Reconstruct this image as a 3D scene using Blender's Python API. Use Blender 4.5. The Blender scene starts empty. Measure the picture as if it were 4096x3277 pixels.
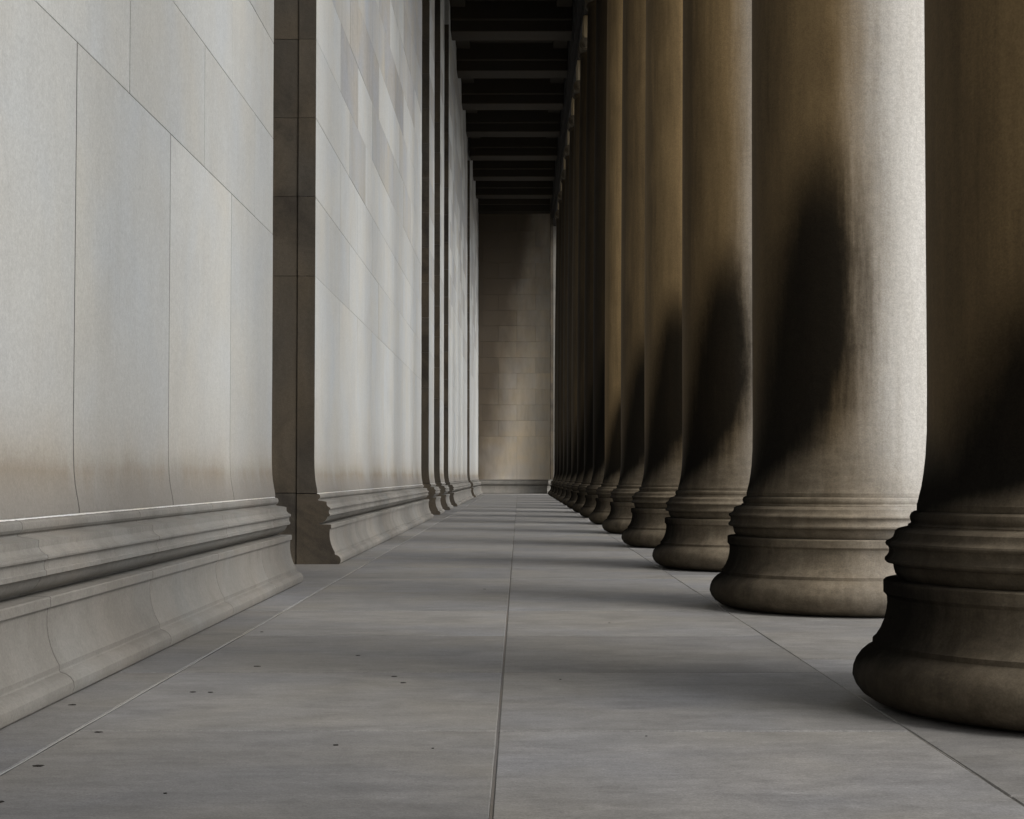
import bpy, bmesh, math, random
from mathutils import Vector
R = math.radians
random.seed(7)
sc = bpy.context.scene
col = sc.collection

# ---------------------------------------------------------------- camera
cd = bpy.data.cameras.new('camera')
cam = bpy.data.objects.new('camera', cd); col.objects.link(cam)
cam.location = (0, 0, 0.97)
cam.rotation_euler = (R(90 + 2.245), 0, R(0.2275))
cd.sensor_width = 36; cd.lens = 59.77
cd.clip_start = 0.1; cd.clip_end = 2000
sc.camera = cam

# ---------------------------------------------------------------- light
SUN_AZ, SUN_EL = 33.0, 42.0        # degrees behind the perpendicular of the colonnade, elevation
w = bpy.data.worlds.new('World'); sc.world = w; w.use_nodes = True
nt = w.node_tree; nt.nodes.clear()
sky = nt.nodes.new('ShaderNodeTexSky'); sky.sky_type = 'NISHITA'; sky.sun_disc = False
sdir = Vector((math.cos(R(SUN_EL)) * math.cos(R(SUN_AZ)), -math.cos(R(SUN_EL)) * math.sin(R(SUN_AZ)), math.sin(R(SUN_EL))))
sky.sun_elevation = R(SUN_EL); sky.sun_rotation = math.atan2(sdir.x, sdir.y)
sky.air_density = 1.0; sky.dust_density = 3.0; sky.ozone_density = 1.0
hs = nt.nodes.new('ShaderNodeHueSaturation'); hs.inputs['Saturation'].default_value = 0.28
bg = nt.nodes.new('ShaderNodeBackground'); bg.inputs['Strength'].default_value = 0.15
wo = nt.nodes.new('ShaderNodeOutputWorld')
nt.links.new(sky.outputs[0], hs.inputs['Color']); nt.links.new(hs.outputs[0], bg.inputs[0]); nt.links.new(bg.outputs[0], wo.inputs[0])
sl = bpy.data.lights.new('sun', 'SUN'); sl.energy = 1.4; sl.angle = R(28); sl.color = (1.0, 0.97, 0.92)
so = bpy.data.objects.new('sun', sl); col.objects.link(so); so.location = (30, -20, 40)
so.rotation_euler = sdir.to_track_quat('Z', 'Y').to_euler()
vs = sc.view_settings
vs.view_transform = 'Standard'; vs.look = 'None'; vs.gamma = 1; vs.use_curve_mapping = False
vs.exposure = 0.22

# ---------------------------------------------------------------- helpers
def link(o, parent=None):
    col.objects.link(o)
    if parent is not None: o.parent = parent
    return o
def obj(name, me, parent=None, loc=(0, 0, 0)):
    o = bpy.data.objects.new(name, me); o.location = loc
    return link(o, parent)
def thing(name, label, cat, group=None, loc=(0, 0, 0)):
    o = bpy.data.objects.new(name, None); o.location = loc; o.empty_display_size = .3
    link(o); o['label'] = label; o['category'] = cat
    if group: o['group'] = group
    return o
def structure(name, me=None, loc=(0, 0, 0)):
    o = bpy.data.objects.new(name, me); o.location = loc; link(o); o['kind'] = 'structure'; return o
def mesh(name, verts, faces, mat, smooth=False):
    me = bpy.data.meshes.new(name); me.from_pydata(verts, [], faces); me.update()
    if mat: me.materials.append(mat)
    if smooth:
        for p in me.polygons: p.use_smooth = True
    return me
def box_me(name, x0, x1, y0, y1, z0, z1, mat, ch=0.0):
    """box with chamfered edges (24 verts) when ch > 0"""
    if ch <= 0:
        v = [(x, y, z) for x in (x0, x1) for y in (y0, y1) for z in (z0, z1)]
        f = [(0, 1, 3, 2), (4, 6, 7, 5), (0, 4, 5, 1), (2, 3, 7, 6), (0, 2, 6, 4), (1, 5, 7, 3)]
        return mesh(name, v, f, mat)
    bm = bmesh.new()
    bmesh.ops.create_cube(bm, size=1)
    for v in bm.verts:
        v.co = Vector(((x0 + x1) / 2 + v.co.x * (x1 - x0), (y0 + y1) / 2 + v.co.y * (y1 - y0), (z0 + z1) / 2 + v.co.z * (z1 - z0)))
    bmesh.ops.bevel(bm, geom=bm.edges[:], offset=ch, segments=1, profile=.5, affect='EDGES', clamp_overlap=True)
    me = bpy.data.meshes.new(name); bm.to_mesh(me); bm.free(); me.materials.append(mat); return me
def extrude_profile(name, prof, a0, a1, mat, axis='y', ch=0.003, back=None, sharp=24):
    """prof: list of (outwards, z) from bottom to top, run along an axis; back: outwards value of the closing back.
    Slightly pulled-in ends give a joint line."""
    n = len(prof)
    rows = [(a0, -ch), (a0 + ch, 0), (a1 - ch, 0), (a1, -ch)]
    verts = []; faces = []
    for (a, d) in rows:
        for (p, z) in prof:
            verts.append((p + d, a, z) if axis == 'y' else (a, -(p + d), z))
        verts.append((back, a, prof[-1][1]) if axis == 'y' else (a, -back, prof[-1][1]))
        verts.append((back, a, prof[0][1]) if axis == 'y' else (a, -back, prof[0][1]))
    m = n + 2
    for r in range(3):
        for i in range(m):
            j = (i + 1) % m
            faces.append((r * m + i, r * m + j, (r + 1) * m + j, (r + 1) * m + i))
    faces.append(tuple(range(m))[::-1]); faces.append(tuple(range(3 * m, 4 * m)))
    me = mesh(name, verts, faces, mat)
    bm = bmesh.new(); bm.from_mesh(me); bmesh.ops.recalc_face_normals(bm, faces=bm.faces); bm.to_mesh(me); bm.free()
    me.shade_smooth()
    me.set_sharp_from_angle(angle=R(sharp))
    return me
def lathe(name, prof, mat, seg=128, sharp=30, cap=True):
    verts = []; faces = []
    n = len(prof)
    for s in range(seg):
        a = 2 * math.pi * s / seg
        for (r, z) in prof: verts.append((r * math.cos(a), r * math.sin(a), z))
    for s in range(seg):
        t = (s + 1) % seg
        for i in range(n - 1):
            faces.append((s * n + i, t * n + i, t * n + i + 1, s * n + i + 1))
    if cap:
        faces.append(tuple(s * n for s in range(seg))[::-1]); faces.append(tuple(s * n + n - 1 for s in range(seg)))
    me = mesh(name, verts, faces, mat)
    me.shade_smooth(); me.set_sharp_from_angle(angle=R(sharp))
    return me
def arc(c, r, a0, a1, n, sx=1.0):
    return [(c[0] + sx * r * math.cos(R(a0 + (a1 - a0) * i / n)), c[1] + r * math.sin(R(a0 + (a1 - a0) * i / n))) for i in range(n + 1)]

# ---------------------------------------------------------------- materials
class NT:
    def __init__(s, name):
        s.m = bpy.data.materials.new(name); s.m.use_nodes = True; s.t = s.m.node_tree; s.t.nodes.clear()
        s.out = s.t.nodes.new('ShaderNodeOutputMaterial'); s.b = s.t.nodes.new('ShaderNodeBsdfPrincipled')
        s.t.links.new(s.b.outputs[0], s.out.inputs[0])
    def n(s, k, **kw):
        x = s.t.nodes.new(k)
        for a, b in kw.items(): setattr(x, a, b)
        return x
    def l(s, a, b): s.t.links.new(a, b)
    def set(s, sock, v):
        if hasattr(v, 'is_output') or isinstance(v, bpy.types.NodeSocket): s.l(v, sock)
        else: sock.default_value = v
    def math(s, op, a, b=None, clamp=False):
        x = s.n('ShaderNodeMath', operation=op, use_clamp=clamp); s.set(x.inputs[0], a)
        if b is not None: s.set(x.inputs[1], b)
        return x.outputs[0]
    def noise(s, vec, scale, detail=4, rough=.55, dist=0.0, dim='3D', w=None):
        x = s.n('ShaderNodeTexNoise', noise_dimensions='4D' if w is not None else dim)
        s.l(vec, x.inputs['Vector']); x.inputs['Scale'].default_value = scale
        x.inputs['Detail'].default_value = detail; x.inputs['Roughness'].default_value = rough; x.inputs['Distortion'].default_value = dist
        if w is not None: s.set(x.inputs['W'], w)
        return x.outputs[0]
    def mapping(s, vec, scale=(1, 1, 1), loc=(0, 0, 0)):
        x = s.n('ShaderNodeMapping'); s.l(vec, x.inputs[0]); x.inputs['Scale'].default_value = scale; x.inputs['Location'].default_value = loc
        return x.outputs[0]
    def maprange(s, v, a, b, c=0., d=1., smooth=True):
        x = s.n('ShaderNodeMapRange', interpolation_type='SMOOTHSTEP' if smooth else 'LINEAR'); s.l(v, x.inputs[0])
        for i, q in enumerate((a, b, c, d)): s.set(x.inputs[1 + i], q)
        return x.outputs[0]
    def mix(s, f, a, b, blend='MIX'):
        x = s.n('ShaderNodeMix', data_type='RGBA', blend_type=blend); s.set(x.inputs[0], f); s.set(x.inputs[6], a); s.set(x.inputs[7], b)
        return x.outputs[2]
    def ramp(s, v, pts):
        x = s.n('ShaderNodeValToRGB'); s.l(v, x.inputs[0]); e = x.color_ramp.elements
        while len(e) < len(pts): e.new(.5)
        for i, (p, c) in enumerate(pts):
            e[i].position = p; e[i].color = (c if isinstance(c, tuple) else (c, c, c)) + (1,)
        return x.outputs[0]
    def rgb(s, v):
        return (v[0], v[1], v[2], 1)
    def bump(s, h, dist, strength=1.0, prev=None):
        x = s.n('ShaderNodeBump'); s.l(h, x.inputs['Height']); x.inputs['Distance'].default_value = dist; x.inputs['Strength'].default_value = strength
        if prev is not None: s.l(prev, x.inputs['Normal'])
        return x.outputs[0]
    def done(s, colr, rough=.85, normal=None, spec=.3):
        s.set(s.b.inputs['Base Color'], colr); s.set(s.b.inputs['Roughness'], rough)
        s.b.inputs['Specular IOR Level'].default_value = spec
        if normal is not None: s.l(normal, s.b.inputs['Normal'])
        return s.m

def stone(name, base, var=.10, smap=(3, 3, .55), warm=(1.05, 1.0, .90), cool=(.95, .99, 1.06), stains=None, vein=None, dirt=0.0, dirtcol=(.12, .09, .06), streak=.25, rough=.85, grain=1.0):
    k = NT(name)
    geo = k.n('ShaderNodeNewGeometry').outputs['Position']
    rnd = k.n('ShaderNodeObjectInfo').outputs['Random']
    w4 = k.math('MULTIPLY', rnd, 37.0)
    c = k.rgb(base)
    v = k.maprange(rnd, 0, 1, 1 - var, 1 + var, False)
    vc = k.n('ShaderNodeCombineColor'); [k.l(v, vc.inputs[i]) for i in range(3)]
    c = k.mix(1.0, c, vc.outputs[0], 'MULTIPLY')
    # broad mottling, warm and cool
    m1 = k.noise(geo, .9, 3, .5, .4, w=w4)
    c = k.mix(1.0, c, k.ramp(m1, [(.32, cool), (.68, warm)]), 'MULTIPLY')
    m2 = k.noise(k.mapping(geo, smap), 1.6, 5, .6, .3, w=w4)
    c = k.mix(streak, c, k.ramp(m2, [(.3, .72), (.55, 1.05)]), 'MULTIPLY')
    if vein:
        vn = k.noise(k.mapping(geo, (1, .8, 2.4)), 2.3, 7, .62, 1.3, w=w4)
        c = k.mix(vein, c, k.ramp(vn, [(.42, 1.0), (.5, .72), (.56, 1.0)]), 'MULTIPLY')
    if dirt > 0:
        d = k.noise(geo, .7, 6, .65, .8)
        c = k.mix(k.maprange(d, .44, .72, 0, dirt), c, k.rgb(dirtcol))
    if stains: c = stains(k, geo, c, rnd)
    g = k.noise(geo, 95, 2, .7)
    g2 = k.noise(geo, 30, 3, .65)
    c = k.mix(.5 * grain, c, k.ramp(g, [(.3, .82), (.7, 1.14)]), 'MULTIPLY')
    c = k.mix(.4 * grain, c, k.ramp(g2, [(.3, .86), (.7, 1.11)]), 'MULTIPLY')
    nb = k.bump(g, .0012, .6)
    nb = k.bump(k.noise(geo, 14, 4, .6), .006, .5, nb)
    nb = k.bump(m1, .02, .3, nb)
    return k.done(c, rough, nb)

def st_wall(k, geo, c, rnd):
    """splash dirt low on the orthostats: a tan tide line near 1 m, greyer below"""
    sep = k.n('ShaderNodeSeparateXYZ'); k.l(geo, sep.inputs[0])
    wob = k.noise(k.mapping(geo, (1, .8, .8)), 1.1, 5, .6, .3)
    z = k.math('ADD', sep.outputs[2], k.math('MULTIPLY', k.math('SUBTRACT', wob, .5), .30))
    zs2 = k.math('ADD', sep.outputs[2], k.math('MULTIPLY', k.math('SUBTRACT', wob, .5), .5))
    c = k.mix(k.maprange(zs2, 2.1, .85, 0, .5), c, k.rgb((.42, .395, .35)))
    zt = k.math('ADD', sep.outputs[2], k.math('MULTIPLY', wob, .12))
    amt = k.maprange(k.noise(k.mapping(geo, (1, 1.0, .4)), .8, 5, .65, .2), .34, .60, .3, 1.0)
    tide = k.ramp(k.maprange(zt, .82, 1.40, 0, 1, False), [(.0, .25), (.25, .7), (.40, .9), (.50, .55), (.7, .22), (1., 0.)])
    c = k.mix(k.math('MULTIPLY', tide, amt), c, k.rgb((.33, .275, .205)))
    return k.mix(k.maprange(z, 1.14, .80, 0, .8), c, k.rgb((.215, .20, .18)))
def st_base(k, geo, c, rnd):
    d = k.noise(k.mapping(geo, (2, 1.2, 1)), 1.6, 5, .6, .2)
    c = k.mix(k.maprange(d, .40, .70, 0, .4), c, k.rgb((.15, .138, .12)))
    return c
def st_end(k, geo, c, rnd):
    """brown soot down the end wall: heavy at the inner side and up high; light from the last gap painted in as a paler outer side"""
    sep = k.n('ShaderNodeSeparateXYZ'); k.l(geo, sep.inputs[0])
    nz = k.noise(k.mapping(geo, (.5, 1, .25)), 1.2, 4, .55, .2)
    s = k.math('ADD', k.math('MULTIPLY', sep.outputs[0], -.5), k.math('MULTIPLY', k.math('SUBTRACT', sep.outputs[2], 4.), .11))  # sideways term also paints in the glow from the last gap
    s = k.math('ADD', s, k.math('MULTIPLY', k.math('SUBTRACT', nz, .5), .9))
    s = k.math('ADD', s, k.math('MULTIPLY', k.math('SUBTRACT', rnd, .5), .18))
    c = k.mix(k.maprange(s, -.2, 1.15, 0, .95), c, k.rgb((.06, .045, .03)))
    # thin pale drip marks
    dr = k.noise(k.mapping(geo, (9, 1, .8)), 2.0, 3, .6)
    return k.mix(k.maprange(dr, .68, .74, 0, .3), c, k.rgb((.35, .33, .3)))

M = {}
M['wall'] = stone('limestone_wall', (.565, .57, .56), var=.055, stains=st_wall, vein=.10, streak=.16, grain=1.2, dirt=.16, dirtcol=(.36, .35, .33), warm=(1.02, 1.0, .95), cool=(.97, 1.0, 1.03))
M['wall_grey'] = stone('limestone_wall_grey', (.43, .425, .418), var=.07, stains=st_wall, vein=.25, streak=.4)
M['wall_mid'] = stone('limestone_wall_mid', (.475, .475, .465), var=.06, stains=st_wall, vein=.12, streak=.25)
M['base'] = stone('limestone_base', (.238, .227, .208), var=.06, stains=st_base, streak=.35, smap=(2, 1.2, 1.5), grain=1.3, warm=(1.03, 1, .96), cool=(.97, 1, 1.02))
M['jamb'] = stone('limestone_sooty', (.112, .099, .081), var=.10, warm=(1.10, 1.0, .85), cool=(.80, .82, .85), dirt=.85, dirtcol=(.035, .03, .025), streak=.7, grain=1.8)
M['end'] = stone('limestone_end_wall', (.52, .455, .37), var=.10, stains=st_end, streak=.4)
M['core'] = stone('joint_mortar', (.10, .09, .08), var=.02)
M['joint'] = stone('dirty_joint', (.035, .03, .026), var=.1)
M['grey_joint'] = stone('dull_joint', (.13, .12, .11), var=.05)
M['floor_mortar'] = stone('grey_mortar', (.36, .36, .345), var=.05, dirt=.5, dirtcol=(.2, .2, .19))
M['mortar'] = stone('white_mortar', (.72, .71, .68), var=.03, grain=1.0)
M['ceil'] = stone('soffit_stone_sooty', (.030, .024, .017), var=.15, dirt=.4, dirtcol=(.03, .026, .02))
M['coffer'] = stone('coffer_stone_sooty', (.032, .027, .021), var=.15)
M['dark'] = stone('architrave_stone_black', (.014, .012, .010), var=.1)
M['outer'] = stone('limestone_outer', (.42, .40, .36), var=.1, streak=.4)

def floor_mat():
    k = NT('floor_slab_stone')
    geo = k.n('ShaderNodeNewGeometry').outputs['Position']
    rnd = k.n('ShaderNodeObjectInfo').outputs['Random']
    w4 = k.math('MULTIPLY', rnd, 51.0)
    v = k.maprange(rnd, 0, 1, .78, 1.14, False)
    vc = k.n('ShaderNodeCombineColor'); [k.l(v, vc.inputs[i]) for i in range(3)]
    c = k.mix(1.0, k.rgb((.226, .222, .214)), vc.outputs[0], 'MULTIPLY')
    c = k.mix(1.0, c, k.ramp(k.noise(geo, .8, 3, .5, .5, w=w4), [(.3, (.93, .95, 1.02)), (.7, (1.08, 1.04, .97))]), 'MULTIPLY')
    # bedding runs across the walk
    s1 = k.noise(k.mapping(geo, (1.2, 1.6, 1)), 2.6, 8, .7, .9, w=w4)
    c = k.mix(.8, c, k.ramp(s1, [(.34, .78), (.62, 1.11)]), 'MULTIPLY')
    s2 = k.noise(k.mapping(geo, (3, 5, 1)), 4.0, 5, .65, .6)
    c = k.mix(.45, c, k.ramp(s2, [(.3, .8), (.7, 1.15)]), 'MULTIPLY')
    blot = k.noise(geo, 1.6, 6, .65, .7)
    c = k.mix(k.maprange(blot, .52, .74, 0, .32), c, k.rgb((.125, .122, .122)))
    dg = k.n('ShaderNodeMapping'); k.l(geo, dg.inputs[0]); dg.inputs['Rotation'].default_value = (0, 0, .35); dg.inputs['Scale'].default_value = (1.2, 3.2, 1)
    s3 = k.noise(dg.outputs[0], 2.2, 6, .68, .5, w=w4)
    c = k.mix(.55, c, k.ramp(s3, [(.36, .78), (.5, 1.0), (.66, 1.16)]), 'MULTIPLY')
    g = k.noise(geo, 130, 2, .7)
    c = k.mix(.8, c, k.ramp(g, [(.3, .75), (.7, 1.2)]), 'MULTIPLY')
    g3 = k.noise(k.mapping(geo, (1, 2.2, 1)), 45, 4, .65)
    c = k.mix(.8, c, k.ramp(g3, [(.3, .8), (.7, 1.16)]), 'MULTIPLY')
    r = k.maprange(s1, .3, .7, .62, .82, False)
    nb = k.bump(g, .001, .6); nb = k.bump(s2, .0025, .5, nb); nb = k.bump(blot, .01, .3, nb)
    return k.done(c, r, nb, .35)
M['floor'] = floor_mat()

def column_mat():
    """weathered limestone column: rain-washed outwards, brown on the sheltered side and painted brighter towards the light, a black soot crust
    low on the side towards the walk (angle 0 = towards the wall, 90 = along the walk)"""
    k = NT('column_limestone')
    oc = k.n('ShaderNodeTexCoord').outputs['Object']
    rnd = k.n('ShaderNodeObjectInfo').outputs['Random']
    w4 = k.math('MULTIPLY', rnd, 23.0)
    sep = k.n('ShaderNodeSeparateXYZ'); k.l(oc, sep.inputs[0])
    x, y, z = sep.outputs
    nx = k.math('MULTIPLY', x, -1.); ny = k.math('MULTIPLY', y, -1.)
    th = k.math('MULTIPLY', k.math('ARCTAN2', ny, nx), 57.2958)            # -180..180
    str_ = k.noise(k.mapping(oc, (7, 7, .55)), 1.5, 5, .65, .3, w=w4)       # vertical streaks
    big = k.noise(k.mapping(oc, (1, 1, .45)), 1.7, 4, .55, .3, w=w4)
    js = k.math('MULTIPLY', k.math('SUBTRACT', str_, .5), 18.)
    jb = k.math('MULTIPLY', k.math('SUBTRACT', big, .5), 30.)
    fine = k.noise(k.mapping(oc, (1, 1, .5)), 26, 4, .75, .2)
    js = k.math('ADD', js, k.math('MULTIPLY', k.math('SUBTRACT', fine, .5), 7.))
    ath = k.math('ADD', th, k.math('ADD', js, k.math('MULTIPLY', jb, .5)))
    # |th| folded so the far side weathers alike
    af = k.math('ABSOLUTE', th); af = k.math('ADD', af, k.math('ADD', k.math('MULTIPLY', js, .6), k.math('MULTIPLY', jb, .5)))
    oi = k.n('ShaderNodeObjectInfo').outputs['Color']
    ocs = k.n('ShaderNodeSeparateColor'); k.l(oi, ocs.inputs[0])
    zs = k.math('ADD', z, k.math('MULTIPLY', k.math('MAXIMUM', k.math('SUBTRACT', z, .8), 0.), k.math('SUBTRACT', k.math('DIVIDE', 1., ocs.outputs[0]), 1.)))
    zz = k.math('ADD', zs, k.math('MULTIPLY', k.math('MULTIPLY', k.math('SUBTRACT', big, .5), .8), k.maprange(z, .8, 1.7)))
    zn = k.math('DIVIDE', zz, 5.0, True)
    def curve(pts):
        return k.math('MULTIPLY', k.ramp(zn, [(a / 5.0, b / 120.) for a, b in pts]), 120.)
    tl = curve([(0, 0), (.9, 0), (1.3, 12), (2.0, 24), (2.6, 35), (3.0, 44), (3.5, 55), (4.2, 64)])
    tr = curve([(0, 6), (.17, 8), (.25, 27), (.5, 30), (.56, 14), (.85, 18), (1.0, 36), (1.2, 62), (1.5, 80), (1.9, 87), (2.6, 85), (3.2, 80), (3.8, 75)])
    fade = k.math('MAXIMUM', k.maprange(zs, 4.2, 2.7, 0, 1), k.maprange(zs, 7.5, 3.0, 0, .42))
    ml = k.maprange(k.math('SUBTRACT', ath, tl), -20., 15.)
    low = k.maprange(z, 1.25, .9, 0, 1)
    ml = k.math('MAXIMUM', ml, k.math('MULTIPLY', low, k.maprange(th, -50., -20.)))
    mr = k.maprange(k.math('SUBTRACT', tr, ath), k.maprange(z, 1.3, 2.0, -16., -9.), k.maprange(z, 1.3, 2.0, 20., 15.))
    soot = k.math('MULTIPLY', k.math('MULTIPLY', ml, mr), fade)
    # colours
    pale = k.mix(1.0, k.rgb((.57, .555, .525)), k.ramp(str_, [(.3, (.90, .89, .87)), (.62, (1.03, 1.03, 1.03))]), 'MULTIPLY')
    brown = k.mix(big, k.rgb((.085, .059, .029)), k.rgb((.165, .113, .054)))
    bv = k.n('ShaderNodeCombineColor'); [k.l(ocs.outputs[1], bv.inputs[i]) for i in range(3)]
    brown = k.mix(1.0, brown, bv.outputs[0], 'MULTIPLY')  # per-column brightness, painting in how strongly each shaft is lit
    brown = k.mix(1.0, brown, k.ramp(k.math('DIVIDE', af, 90.), [(.25, .55), (.74, 1.8)]), 'MULTIPLY')  # brown painted brighter round towards the light, darker facing the wall
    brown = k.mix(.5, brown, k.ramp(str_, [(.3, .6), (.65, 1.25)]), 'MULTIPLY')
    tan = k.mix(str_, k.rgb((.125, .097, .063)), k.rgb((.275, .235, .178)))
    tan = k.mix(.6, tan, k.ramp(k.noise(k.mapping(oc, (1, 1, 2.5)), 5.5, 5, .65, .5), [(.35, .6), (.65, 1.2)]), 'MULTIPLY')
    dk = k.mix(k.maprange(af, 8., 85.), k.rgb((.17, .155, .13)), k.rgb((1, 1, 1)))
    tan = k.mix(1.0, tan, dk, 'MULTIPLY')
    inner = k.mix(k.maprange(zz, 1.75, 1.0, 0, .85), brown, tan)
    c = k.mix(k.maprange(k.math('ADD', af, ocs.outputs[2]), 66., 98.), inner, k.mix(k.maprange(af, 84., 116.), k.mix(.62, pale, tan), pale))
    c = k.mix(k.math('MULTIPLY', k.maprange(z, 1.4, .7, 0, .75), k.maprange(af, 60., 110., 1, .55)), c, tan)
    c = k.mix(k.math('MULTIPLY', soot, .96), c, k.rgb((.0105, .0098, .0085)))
    g = k.noise(oc, 95, 2, .7)
    c = k.mix(.8, c, k.ramp(g, [(.3, .8), (.7, 1.16)]), 'MULTIPLY')
    c = k.mix(.4, c, k.ramp(k.noise(oc, 30, 3, .65), [(.3, .78), (.7, 1.18)]), 'MULTIPLY')
    nb = k.bump(g, .0012, .6); nb = k.bump(k.noise(oc, 12, 4, .6), .006, .5, nb)
    k.l(k.math('MULTIPLY', k.math('SUBTRACT', 1., soot), .25), k.b.inputs['Specular IOR Level'])
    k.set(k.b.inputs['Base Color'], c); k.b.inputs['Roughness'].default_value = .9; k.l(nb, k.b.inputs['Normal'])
    return k.m
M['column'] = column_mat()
M['impost_lit'] = stone('capital_block_stone_lit', (.34, .27, .17), var=.15)  # paler than the capital: paints a lit patch at each column top
M['capital'] = stone('capital_stone_sooty', (.06, .047, .03), var=.15, dirt=.4, dirtcol=(.03, .026, .02))

def ground_mat(name, a, b, sc_):
    k = NT(name); geo = k.n('ShaderNodeNewGeometry').outputs['Position']
    n1 = k.noise(geo, sc_, 6, .65, .4)
    c = k.mix(n1, k.rgb(a), k.rgb(b))
    return k.done(c, .95, k.bump(k.noise(geo, sc_ * 12, 3, .6), .01, .6), .2)
M['ground'] = ground_mat('concrete_pavement', (.20, .195, .18), (.30, .29, .27), .6)
M['spot'] = ground_mat('dark_gum', (.02, .018, .016), (.035, .03, .028), 20)

# ---------------------------------------------------------------- geometry of the place (metres)
XW = -2.26                         # face of the wall
XC = 2.50                          # column axis
SP = 5.47                          # column spacing
Z0 = 7.19                          # nearest visible column
YE = 95.0                          # end wall
BH = .885                          # course height
ZO = 3.19                          # top of the tall bottom slabs
HC = 15.7                          # soffit of ceiling beams

# ground and steps outside
structure('ground', box_me('ground', -400, 400, -400, 500, -1.6, -1.3, M['ground']))

# floor: mortar bed with one object per slab
bed = structure('floor', box_me('floor', -2.6, 4.2, -18, 96, -.30, -.014, M['core']))
rows = [6.52 + 1.93 * i for i in range(-13, 47)]
XJ = [(-2.6, -1.69), (-1.69, -.08), (-.08, 1.49), (1.49, 3.08), (3.08, 4.2)]
GAP = [0.0, .0085, .0075, .003, .005]
def slab_me(nm, x0, x1, y0, y1, z):
    return box_me(nm, x0, x1, y0, y1, -.10, z, M['floor'], .005)
for i in range(len(rows) - 1):
    for j, (x0, x1) in enumerate(XJ):
        y0, y1 = rows[i], rows[i + 1]
        if y1 > 9999 or (y0 < 2 and j in (0, 4)): pass
        if y1 > 96.5: continue
        if j == 0 and i % 2 == 1: continue
        if j == 0: y1 = rows[min(i + 2, len(rows) - 1)]
        if j in (3, 4):
            y0 += .62; y1 += .62
        gl = GAP[j] if j else 0
        gr = GAP[j + 1] if j < 4 else 0
        x0b, x1b = x0 + gl / 2 + (.004 if j == 1 else 0), x1 - gr / 2 - (.004 if j == 0 else 0)
        o = obj('paving_slab', slab_me('paving_slab', x0b, x1b, y0 + .0065, y1 - .0065, random.uniform(-.0015, .0015)), bed)
# pale mortar in the two widest joints
for jx, wj in ((-1.69, .009), (-.08, .0085), (1.49, .004)):
    mm = 'floor_mortar' if jx < -1 else ('grey_joint' if jx < 1 else 'base')
    v = []; f = []
    n = 260
    for i in range(n + 1):
        yy = -17 + (YE + 17) * (i / n)
        zz = -.0035 + random.uniform(-.0025, .002) if mm != 'floor_mortar' else -.0012 + random.uniform(-.0022, .001)
        v += [(jx - wj / 2, yy, zz), (jx + wj / 2, yy, zz)]
        if i: f.append((2 * i - 2, 2 * i - 1, 2 * i + 1, 2 * i))
    obj('mortar_joint', mesh('mortar_joint', v, f, M[mm]), bed)
# small dark pits and gum spots on the slabs, read off by their place on the floor
def fpt(px, py):
    d = .97 * 6800 / (py - 1900.); return ((px - 2075) * d / 6800, d)
for (u, v_, r) in ((168, 772, 1.25), (416, 635, 1.1), (800, 472, 1.1), (870, 473, .8), (1060, 367, 1.2), (1473, 323, .8), (1622, 408, 1.0), (1657, 434, 1.1),
                  (1385, 687, .7), (308, 524, 1.2), (8, 918, 1.2), (1080, 227, .8), (690, 883, .4), (1990, 52, .9), (1780, 700, .35), (2300, 420, .4), (2650, 650, .3), (2500, 190, .5)):
    x, y = fpt(u / 1.0266, 2300 + v_ / 1.0266)
    vv = []; n = 14
    rr = .0125 * r
    for i in range(n):
        a = 2 * math.pi * i / n; q = rr * random.uniform(.6, 1.2)
        vv.append((q * 1.25 * math.cos(a), q * math.sin(a), 0))
    for i in range(n): vv.append((vv[i][0] * .8, vv[i][1] * .8, .0022))
    ff = [(i, (i + 1) % n, n + (i + 1) % n, n + i) for i in range(n)] + [tuple(range(n, 2 * n))]
    obj('gum_spot', mesh('gum_spot', vv, ff, M['spot']), bed, (x, y, .001))

# steps outside the columns
steps = thing('stone_steps', 'long flight of pale stone steps running down outside the columns', 'steps')
for i in range(7):
    obj('step', box_me('step', 4.2 + .36 * i, 4.2 + .36 * (i + 1) + .002, -18, 98, -1.5, -.003 - .165 * (i + 1), M['outer'], .006), steps)

# ---------------------------------------------------------------- wall of piers and recessed doorways
base_lo = [(-1.985, 0), (-1.972, .012), (-1.964, .04), (-1.967, .062), (-1.98, .082), (-2.0, .096), (-2.026, .105), (-2.030, .112), (-2.031, .135),
           (-2.040, .150), (-2.058, .185), (-2.072, .225), (-2.082, .265), (-2.088, .31), (-2.088, .35), (-2.085, .388), (-2.072, .391), (-2.072, .431), (-2.078, .4365), (-2.195, .437)]
base_up = [(-2.205, .440), (-2.20, .449), (-2.172, .456), (-2.138, .478), (-2.120, .502), (-2.113, .522), (-2.091, .529), (-2.087, .532), (-2.087, .552), (-2.095, .557), (-2.098, .578), (-2.094, .599),
           (-2.082, .603), (-2.080, .612), (-2.083, .622), (-2.094, .627), (-2.112, .640), (-2.122, .656), (-2.1235, .688), (-2.160, .695), (-2.196, .699), (-2.216, .704), (-2.218, .712),
           (-2.205, .720), (-2.197, .733), (-2.195, .748), (-2.199, .762), (-2.208, .770), (-2.228, .774), (-2.24, .774)]
orth = [(-2.236, .783), (-2.236, .802), (-2.242, .842), (-2.250, .882), (-2.258, .93), (-2.264, .99), (-2.268, 1.08), (-2.270, 1.2), (-2.270, ZO - .002)]
JT = .0023; JV = .010
orth = [(p + .01, z) for p, z in orth]
def face_block(parent, y0, y1, z0, z1, mat, off=0.0):
    return obj('ashlar_block', box_me('ashlar_block', XW - .18, XW + off, y0 + JV, y1 - JV, z0 + JT, z1 - JT, M[mat], .002), parent)
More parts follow.
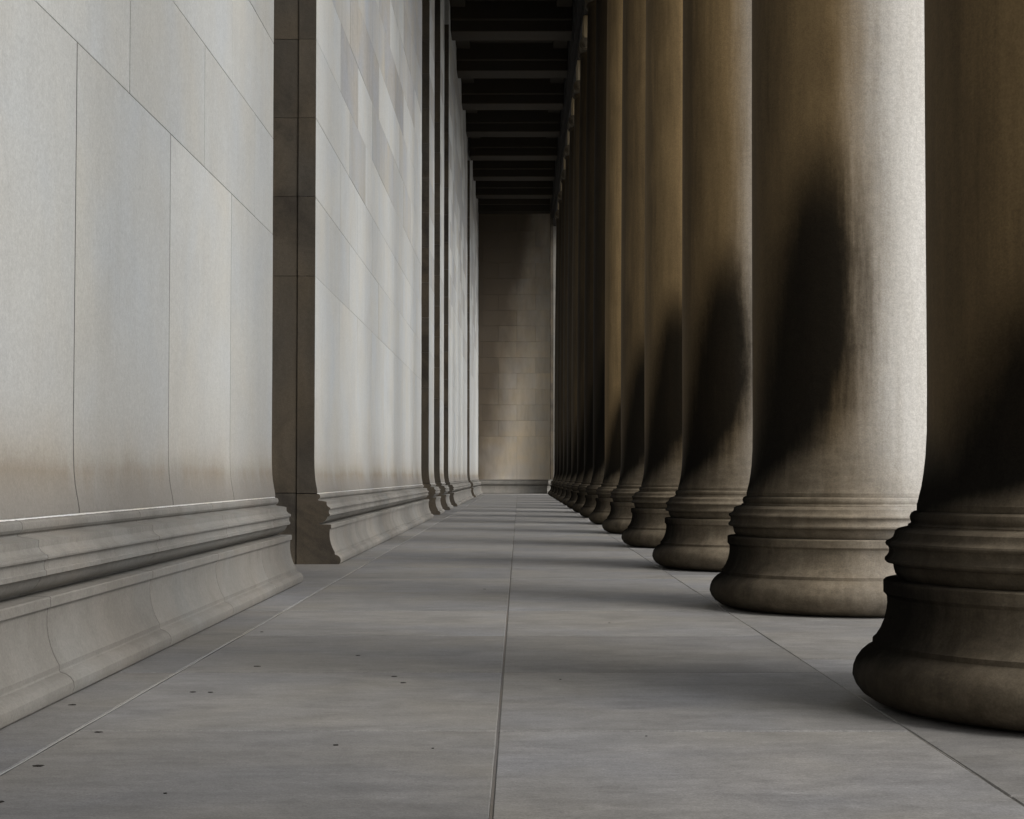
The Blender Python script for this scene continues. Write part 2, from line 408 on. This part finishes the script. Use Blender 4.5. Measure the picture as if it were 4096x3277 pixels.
grey_blocks = {(1, 3, 21.4): 1, (1, 5, 30.8): 1, (1, 6, 27.25): 1, (1, 7, 33.1): 1, (1, 8, 31.9): 1, (1, 9, 35.4): 1}
pier_no = 0
GJ = {'lower_base_stone': .006, 'upper_base_stone': .0055, 'wall_slab': .0105}
def pier(y0, y1, phase, label, ncourses, ystart=None, grey=.0, far=False, L=2.34):
    """one wall pier: profiled base stones, tall bottom slabs, ashlar courses, jamb blocks facing the walk's near end"""
    global pier_no
    t = thing('wall_pier', label, 'wall', 'piers of the long inner wall')
    obj('wall_core', box_me('wall_core', -3.9, XW - .182, y0 + .02 if ystart is None else y0, y1 - .02, .0, HC + 1.2, M['jamb']), t)
    # base and orthostat stones
    def cuts(ph, step):
        c = [y0]; y = ph
        while y <= y0 + .5: y += step
        while y < y1 - .5: c.append(y); y += step
        c.append(y1); return c
    for c, prof, nm in ((cuts(phase + .37, 2.1), base_lo, 'lower_base_stone'), (cuts(phase + 1.25, 2.34), base_up, 'upper_base_stone'), (cuts(phase, L), orth, 'wall_slab')):
        for a, b in zip(c[:-1], c[1:]):
            if b < 3 and y1 > 10: continue
            nearend = a == y0 and ystart is None
            obj(nm, extrude_profile(nm, prof, a + (0 if nearend else GJ[nm]), b - (0 if b == y1 else GJ[nm]), M['base' if prof is not orth else 'wall'], 'y', .002, -2.45), t)
            if b < y1 and not far:
                obj('joint_filling', extrude_profile('joint_filling', [(p - .0028, z) for p, z in prof], b - GJ[nm] - .001, b + GJ[nm] + .001, M['joint'], 'y', .0, -2.45), t)
    # pale ragged mortar above the base
    if not far:
        v = []; f = []; n = int((y1 - max(y0, 4)) / .035)
        for i in range(n + 1):
            yy = max(y0, 4) + (y1 - .01 - max(y0, 4)) * i / n
            e = random.uniform(-.0015, .002)
            v += [(-2.26, yy, .773), (-2.2245 + e * .6, yy, .7745 + random.uniform(-.001, .001)), (-2.2285 + e, yy, .7815 + random.uniform(-.0015, .0015)), (-2.26, yy, .785)]
            if i:
                for q in range(3): f.append((4 * i - 4 + q, 4 * i - 3 + q, 4 * i + 1 + q, 4 * i + q))
        obj('mortar_joint', mesh('mortar_joint', v, f, M['mortar']), t)
    # courses
    for ci in range(ncourses):
        z0_ = ZO + BH * ci; z1_ = z0_ + BH
        c = cuts(phase + (L / 2 if ci % 2 == 0 else 0), L)
        for a, b in zip(c[:-1], c[1:]):
            if b < 3 and y1 > 10: continue
            m = 'wall'
            if pier_no == 1 and (ci, round(a)) in ((4, 23), (7, 28), (4, 32), (6, 34), (2, 23)): m = 'wall_mid'
            elif ci > 2 and pier_no > 0 and random.random() < .28: m = 'wall_mid'
            if pier_no == 1 and any(cc == ci and abs(a - aa) < 1.0 for (_, cc, aa) in grey_blocks): m = 'wall_grey'
            elif random.random() < grey * max(0, min(1, (ci - 3) / 5.)): m = 'wall_grey'
            face_block(t, a, b, z0_, z1_, m, random.uniform(-.0015, .0015))
        if pier_no < 2:
            obj('joint_filling', box_me('joint_filling', XW - .1, XW - .004, max(y0, 3) + .01, y1 - .01, z0_ - JT * 1.2, z0_ + JT * 1.2, M['joint']), t)
            for b in c[1:-1]:
                if b > 3: obj('joint_filling', box_me('joint_filling', XW - .1, XW - .0042, b - .0108, b + .0108, z0_ + JT * 1.5, z1_ - JT * 1.5, M['joint']), t)
    zt = ZO + BH * ncourses
    if zt < HC: obj('upper_wall', box_me('upper_wall', XW - .18, XW - .001, y0 + .002, y1 - .002, zt + .002, HC + 1.2, M['wall'], .004), t)
    # jamb blocks on the end that faces the camera
    if ystart is None:
        obj('jamb_slab', box_me('jamb_slab', -3.9, -2.4535, y0 - .001, y0 + .3, .0, .777, M['jamb'], .004), t)
        obj('jamb_slab', box_me('jamb_slab', -3.9, -2.4535, y0 - .001, y0 + .3, .783, ZO - .002, M['jamb'], .004), t)
        for ci in range(14):
            z0_ = ZO + BH * ci
            obj('jamb_block', box_me('jamb_block', -3.9, -2.4535, y0 + random.uniform(-.003, .001), y0 + .3, z0_ + JT, z0_ + BH - JT, M['jamb'], .002), t)
        # sooty return face of the profiled stones: thin facing stones let into the pier end
        
        def endface(nm, pr, dy, m='jamb'):
            n = len(pr)
            v = [(p, y0 - dy, z) for p, z in pr] + [(-2.451, y0 - dy, pr[-1][1]), (-2.451, y0 - dy, pr[0][1])]
            v += [(a, y0 + .004, c) for a, b, c in v]
            k = n + 2
            f = [tuple(range(k))] + [(i, (i + 1) % k, k + (i + 1) % k, k + i) for i in range(k)]
            me = mesh(nm, v, f, M[m])
            bm = bmesh.new(); bm.from_mesh(me); bmesh.ops.recalc_face_normals(bm, faces=bm.faces); bm.to_mesh(me); bm.free()
            return obj(nm, me, t)
        endface('base_return', [(p, z) for p, z in base_lo + base_up], .012)
        endface('jamb_return', [(p, z) for p, z in orth], .012)
        for ci in range(14):
            z0_ = ZO + BH * ci
            endface('jamb_return', [(XW + .0, z0_ + JT), (XW + .0, z0_ + BH - JT)], .012 + random.uniform(-.002, .001))
    pier_no += 1
    return t
pier(-12, 15.55, 1.59 - 2.34 * 3 + .01, 'nearest broad pale limestone wall section, on the left edge beside the first profiled base', 7, ystart=1)
pier(18.8, 39.4, 21.4, 'long pale wall section between the wide sooty doorway reveal and the three narrow reveals', 11, grey=.30)
pier(42.7, 45.3, 41, 'narrow pale wall pier, nearer one of the two slim ones midway down the walk', 14, grey=.2)
pier(48.6, 51.2, 47, 'narrow pale wall pier, farther one of the two slim ones midway down the walk', 14, grey=.2)
pier(54.5, 74.5, 54.5, 'far long wall section, streaked grey under the dark ceiling, past the slim piers', 14, grey=.45, far=True)
pier(78.2, YE, 79.5, 'last short wall section, meeting the sooty end wall', 14, grey=.45, far=True)
for i, (a, b, lab) in enumerate(((15.55, 18.8, 'wide dark recess between the first and second pale wall sections'), (39.4, 42.7, 'dark doorway recess just before the nearer slim pier'),
              (45.3, 48.6, 'dark doorway recess between the two slim piers'), (51.2, 54.5, 'dark doorway recess just past the farther slim pier'), (74.5, 78.2, 'thin dark recess before the last wall section'))):
    t = thing('doorway_recess', lab, 'doorway', 'doorway recesses in the inner wall')
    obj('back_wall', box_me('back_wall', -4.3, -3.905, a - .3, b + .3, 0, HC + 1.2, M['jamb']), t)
    obj('threshold', box_me('threshold', -3.9, -2.605, a + .02, b - .02, -.12, -.001, M['floor'], .004), t)
    if i: obj('lintel_panel', box_me('lintel_panel', -3.9, -2.70, a + .002, b - .002, 11.4, HC + 1.2, M['jamb'], .01), t)

# end wall across the walk
ew = thing('end_wall', 'sooty brown ashlar wall closing the far end of the colonnade', 'wall')
obj('wall_core', box_me('wall_core', -4.3, 3.9, YE + .13, YE + .8, 0, HC + 1.2, M['core']), ew)
def end_profile(nm, prof, x0, x1, mat, parent, yf):
    pr = [(-yf + p + 2.26, z) for p, z in prof]
    return obj(nm, extrude_profile(nm, pr, x0, x1, M[mat], 'x', .002, -(yf + .1)), parent)
xs = [-2.25, -1.30, .3, 1.74]
for a, b in zip(xs[:-1], xs[1:]):
    end_profile('lower_base_stone', base_lo, a + .002, b - .002, 'base', ew, YE)
    end_profile('upper_base_stone', base_up, a + .002, b - .002, 'base', ew, YE)
for a, b in ((-2.25, -.10), (-.10, 1.79)): end_profile('wall_slab', orth, a + .003, b - .003, 'end', ew, YE)
for ci in range(15):
    z0_ = ZO + BH * ci
    c = [-2.25, -1.14, .95, 1.79] if ci % 2 == 0 else [-2.25, -2.05, -.10, 1.79]
    if ci in (3, 6): c = sorted(c + [-1.14, -.1])
    for a, b in zip(c[:-1], c[1:]):
        if b - a < .05: continue
        obj('ashlar_block', box_me('ashlar_block', a + .004, b - .004, YE + random.uniform(-.002, .002), YE + .12, z0_ + .004, min(z0_ + BH, HC + 1.2) - .004, M['end'], .005), ew)
an = thing('corner_pier', 'square corner pier just past the last column, dark inner edge beside a thin bright strip', 'pier')
YP = 93.4
obj('pier_core', box_me('pier_core', 1.80, 3.9, YP + .12, YE + .08, 0, 17.3, M['core']), an)
for ci in range(19):
    z0_ = .78 + BH * ci; z1_ = min(z0_ + BH, 17.3)
    obj('quoin_block', box_me('quoin_block', 1.75, 1.905, YP + .003, YE - .02, z0_ + .003, z1_ - .003, M['jamb'], .004), an)
    obj('ashlar_block', box_me('ashlar_block', 1.908, 3.9, YP, YP + .1, z0_ + .003, z1_ - .003, M['base'], .004), an)
end_profile('lower_base_stone', base_lo, 1.56, 3.9, 'base', an, YP)
end_profile('upper_base_stone', base_up, 1.62, 3.9, 'base', an, YP)
# unseen wall added behind the camera to keep sky light out of the walk
nw = thing('end_wall', 'plain unseen wall added behind the viewpoint to keep sky light out of the colonnade', 'wall')
obj('wall_core', box_me('wall_core', -4.3, 4.1, -18.8, -18, -.02, HC + 1.2, M['end']), nw)

# ---------------------------------------------------------------- columns
lo = ([(.93, .004), (.955, .010), (1.000, .026), (1.040, .052), (1.065, .085), (1.078, .12), (1.074, .155), (1.062, .185), (1.043, .212), (1.018, .234), (.997, .244), (.992, .250), (.991, .272),
       (.978, .284), (.958, .315), (.942, .352), (.932, .395), (.928, .43), (.930, .458), (.936, .466), (.944, .474), (.944, .522), (.938, .528), (.90, .530)])
up = ([(.880, .533), (.884, .540), (.893, .553), (.899, .575), (.902, .594), (.908, .598), (.930, .602), (.937, .610), (.937, .620), (.928, .629), (.920, .642), (.918, .658), (.923, .670),
       (.931, .675), (.934, .684), (.930, .692), (.915, .698), (.902, .708), (.896, .722), (.893, .735), (.880, .745), (.858, .751), (.842, .754), (.838, .758), (.838, .764),
       (.828, .768), (.824, .773), (.829, .786), (.830, .797), (.824, .812), (.812, .820), (.80, .822)])
sh = [(.800, .8235), (.800, .850), (.797, .855), (.790, .885), (.780, .925), (.770, .985), (.761, 1.06), (.755, 1.16), (.752, 1.35)]
for i in range(1, 19):
    u = i / 18.; z = 1.35 + (13.55 - 1.35) * u
    sh.append((.752 - .115 * (u ** 1.7), z))
sh += [(.637, 13.56), (.652, 13.60), (.668, 13.63), (.668, 13.67), (.650, 13.68)]
cap = [(.640, 13.682), (.650, 13.70), (.67, 13.73), (.70, 13.78), (.72, 13.84), (.72, 13.90), (.70, 13.95), (.60, 13.96)]
me_lo = lathe('lower_base', lo, M['column']); me_up = lathe('upper_base', up, M['column'])
me_sh = lathe('shaft', sh, M['column']); me_cap = lathe('echinus', cap, M['capital'], 64)
def volute_me():
    """scroll as a disc stack with a spiral groove, running from front to back"""
    bm = bmesh.new()
    def disc(r, y0, y1):
        vs0 = [bm.verts.new((r * math.cos(2 * math.pi * i / 36), y0, r * math.sin(2 * math.pi * i / 36))) for i in range(36)]
        vs1 = [bm.verts.new((r * math.cos(2 * math.pi * i / 36), y1, r * math.sin(2 * math.pi * i / 36))) for i in range(36)]
        for i in range(36): bm.faces.new((vs0[i], vs0[(i + 1) % 36], vs1[(i + 1) % 36], vs1[i]))
        bm.faces.new(vs0[::-1]); bm.faces.new(vs1)
    disc(.19, -.70, .70); disc(.15, -.73, .73); disc(.12, -.71, .71); disc(.09, -.79, .79); disc(.045, -.82, .82)
    me = bpy.data.meshes.new('volute'); bm.to_mesh(me); bm.free(); me.materials.append(M['capital']); me.shade_smooth(); me.set_sharp_from_angle(angle=R(30)); return me
me_vol = volute_me()
me_ab = box_me('abacus', -.56, .56, -.56, .56, 14.06, 14.76, M['impost_lit'], .02)  # block sized so its painted lit face shows beside the nearer shaft
me_cu = box_me('cushion', -.62, .62, -.64, .64, 13.965, 14.055, M['capital'], .02)
words = ['nearest column, mostly dark, cut off by the right edge of the photo', 'second column, its pear-shaped black soot patch beside a bright washed strip',
         'third column from the right, narrow bright strip right of its soot patch', 'fourth column from the right, brown with black soot rising from its base',
         'fifth column from the right, dark shaft left of the fourth', 'sixth column from the right, golden brown shaft', 'seventh column from the right, almost black shaft',
         'eighth column from the right, thin brown sliver of shaft', 'ninth column from the right', 'tenth column from the right', 'eleventh column from the right',
         'twelfth column from the right', 'third from last column before the corner pier', 'second from last column before the corner pier', 'last column, beside the corner pier of the end wall']
def column(y, label):
    t = thing('column', label, 'column', 'round limestone columns along the walk', (XC, y, 0))
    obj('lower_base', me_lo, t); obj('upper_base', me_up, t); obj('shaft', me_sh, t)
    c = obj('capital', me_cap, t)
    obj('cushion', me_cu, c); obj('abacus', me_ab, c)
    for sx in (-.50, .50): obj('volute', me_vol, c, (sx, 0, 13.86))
    return t
c0 = None
def copy_tree(o, parent=None):
    c = o.copy(); col.objects.link(c)
    if parent is not None: c.parent = parent
    for ch in o.children: copy_tree(ch, c)
    return c
for k in range(-4, 15):
    if k < 0: lab = 'sooty limestone column nearer than the right edge column, outside the view'
    else: lab = words[k]
    if 8 <= k <= 11: lab = words[k] + ', a dark sliver with a squat torus base'
    if c0 is None: c0 = t = column(Z0 + SP * k, lab)
    else:
        t = copy_tree(c0); t.location = (XC, Z0 + SP * k, 0)
    t['label'] = lab
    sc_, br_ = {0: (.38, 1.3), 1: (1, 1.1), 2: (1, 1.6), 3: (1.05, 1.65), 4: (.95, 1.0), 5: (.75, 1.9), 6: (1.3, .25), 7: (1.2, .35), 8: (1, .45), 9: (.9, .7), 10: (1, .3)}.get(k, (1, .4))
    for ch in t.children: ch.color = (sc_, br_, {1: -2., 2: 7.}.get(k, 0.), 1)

# ---------------------------------------------------------------- entablature and ceiling
en = thing('entablature', 'dark stone beam resting on the column capitals above the walk', 'beam')
for k in range(-4, 17):
    a = Z0 + SP * (k - .5) ; b = a + SP
    if k == -4: a = -18
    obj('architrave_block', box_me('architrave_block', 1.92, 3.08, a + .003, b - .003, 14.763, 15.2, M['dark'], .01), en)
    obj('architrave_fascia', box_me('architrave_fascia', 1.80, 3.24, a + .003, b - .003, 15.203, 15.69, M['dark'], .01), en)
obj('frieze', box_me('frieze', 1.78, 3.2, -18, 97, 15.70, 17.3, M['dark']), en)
obj('cornice', box_me('cornice', 3.2, 4.6, -19, 98, 16.5, 17.6, M['outer'], .05), en)
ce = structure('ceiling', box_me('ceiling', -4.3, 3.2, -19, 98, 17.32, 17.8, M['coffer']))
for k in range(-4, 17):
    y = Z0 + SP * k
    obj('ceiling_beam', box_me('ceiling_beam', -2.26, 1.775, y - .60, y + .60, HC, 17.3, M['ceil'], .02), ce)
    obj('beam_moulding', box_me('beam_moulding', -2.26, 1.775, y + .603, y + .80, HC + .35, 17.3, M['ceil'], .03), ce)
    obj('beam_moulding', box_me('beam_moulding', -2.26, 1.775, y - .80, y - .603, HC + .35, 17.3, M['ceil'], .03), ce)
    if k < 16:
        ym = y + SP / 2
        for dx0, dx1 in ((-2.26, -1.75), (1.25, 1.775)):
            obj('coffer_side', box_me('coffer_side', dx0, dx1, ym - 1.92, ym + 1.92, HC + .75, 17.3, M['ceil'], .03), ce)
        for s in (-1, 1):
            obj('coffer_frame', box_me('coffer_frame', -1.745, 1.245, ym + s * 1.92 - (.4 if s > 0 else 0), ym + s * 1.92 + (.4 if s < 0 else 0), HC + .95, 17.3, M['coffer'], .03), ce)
